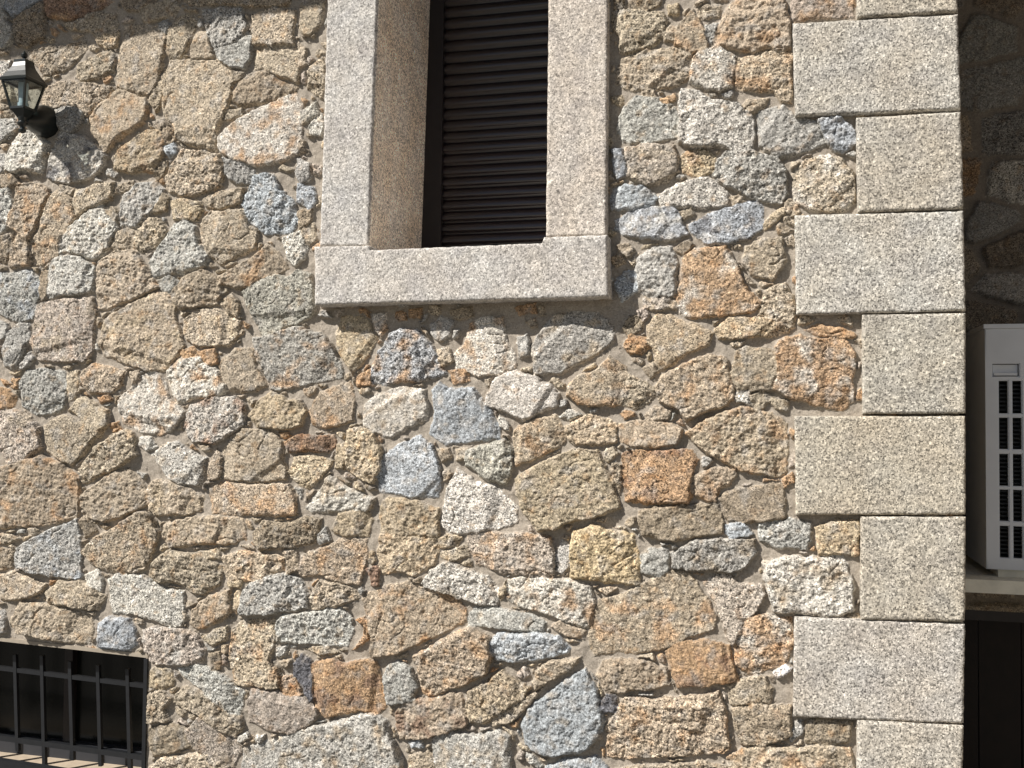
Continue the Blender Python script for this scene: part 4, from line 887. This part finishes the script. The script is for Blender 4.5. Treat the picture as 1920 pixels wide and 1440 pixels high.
# ------------------------------------------------------------------ the wall lantern
LY = -.105
lxc, ltop = at(42, 99, LY)
lamp = empty('wall_lantern', (at(80,228)[0], 0, at(80,228)[1]), 'dark green metal lantern with glass panes fixed to the stone wall', 'wall lamp')
a_e = .5*(at(46.5,141,LY-.04)[0]-at(0,147,LY-.04)[0])
a_e *= 1.07
lxc = .5*(at(46.5,141,LY-a_e)[0]+at(0,147,LY-a_e)[0])
zeave = at(46.5,141,LY-a_e)[1]; zbt = at(44,150,LY)[1]; zbb = at(44,205,LY)[1]
sq = lambda a, z: [(lxc-a, LY-a, z), (lxc+a, LY-a, z), (lxc+a, LY+a, z), (lxc-a, LY+a, z)]
bm = bmesh.new(); zc = at(40,115,LY)[1]
hz_ = zc-zeave
rows = [(a_e, zeave-.006), (a_e*1.02, zeave), (a_e*.93, zeave+.004), (a_e*.70, zeave+hz_*.36), (a_e*.50, zeave+hz_*.66), (a_e*.43, zeave+hz_*.86), (a_e*.43, zeave+hz_), (a_e*.20, zeave+hz_*1.04)]
rv = [[bm.verts.new(p) for p in sq(a, z)] for a, z in rows]
for r0, r1 in zip(rv, rv[1:]):
    for i in range(4): bm.faces.new((r0[i], r0[(i+1) % 4], r1[(i+1) % 4], r1[i]))
bm.faces.new(rv[0][::-1]); bm.faces.new(rv[-1])
lathe(bm, [(0,.006),(.006,.004),(.009,.008),(.015,.009),(.020,.006),(.026,.0015)], (lxc, LY, zeave+hz_*1.03), (0,0,1), 16)
finish(bm, 'lantern_roof', MAT['lamp'], lamp, bevel=.0008)
a_t, a_b = a_e*.86, a_e*.50
bm = bmesh.new()
tp, bt = sq(a_t, zeave-.007), sq(a_b, zbb)
for i in range(4): bar(bm, tp[i], bt[i], .0026, 4); bar(bm, tp[i], tp[(i+1) % 4], .003, 4); bar(bm, bt[i], bt[(i+1) % 4], .003, 4)
finish(bm, 'lantern_frame', MAT['lamp'], lamp)
for i in range(4):
    j = (i+1) % 4; bm = bmesh.new(); c = Vector((lxc, LY, (zbb+zeave)/2))
    q = [Vector(tp[i]), Vector(tp[j]), Vector(bt[j]), Vector(bt[i])]; nrm = (q[1]-q[0]).cross(q[3]-q[0]).normalized()*.0015
    hexa(bm, [v+nrm for v in q], [v-nrm for v in q]); finish(bm, 'pane', MAT['glass'], lamp)
bm = bmesh.new(); zcup = at(40,214,LY)[1]; zfin = at(40,250,LY)[1]
r0 = [bm.verts.new(p) for p in sq(a_b*1.12, zbb+.003)]; r1 = [bm.verts.new(p) for p in sq(a_b*1.05, zbb-.003)]; r2 = [bm.verts.new(p) for p in sq(a_b*.75, zcup)]; r3 = [bm.verts.new(p) for p in sq(a_b*.45, zcup-.012)]
for s0, s1 in ((r0,r1),(r1,r2),(r2,r3)):
    for i in range(4): bm.faces.new((s0[i], s0[(i+1) % 4], s1[(i+1) % 4], s1[i]))
bm.faces.new(r0[::-1]); bm.faces.new(r3)
hh = zcup-.010-zfin
lathe(bm, [(0,.013),(hh*.25,.011),(hh*.35,.014),(hh*.45,.013),(hh*.6,.006),(hh*.72,.006),(hh*.8,.010),(hh*.92,.009),(hh,.003)], (lxc, LY, zcup-.010), (0,0,-1), 18)
finish(bm, 'lantern_base', MAT['lamp'], lamp, smooth=False)
bm = bmesh.new(); lathe(bm, [(0,.015),(.012,.015),(.0125,.0125),((zeave-zbb)*.50,.0125),((zeave-zbb)*.51,.0135),((zeave-zbb)*.9,.0135),((zeave-zbb)*.93,.004)], (lxc, LY, zbb+.004), (0,0,1), 20)
finish(bm, 'lamp_holder', MAT['holder'], lamp, smooth=False)
# trumpet bracket: a bell on the wall that narrows into the arm
wx, wz = at(82,228,-.012); tip = Vector((lxc, LY+.004, zcup-.020)); org = Vector((wx, -.008, wz))
bm = bmesh.new(); L_ = (tip-org).length
lathe(bm, [(-.012,.047),(.004,.047),(.008,.045),(.020,.041),(L_*.38,.035),(L_*.55,.028),(L_*.72,.019),(L_*.86,.012),(L_,.008)], org, tip-org, 32)
finish(bm, 'bracket', MAT['lamp'], lamp, smooth=True)
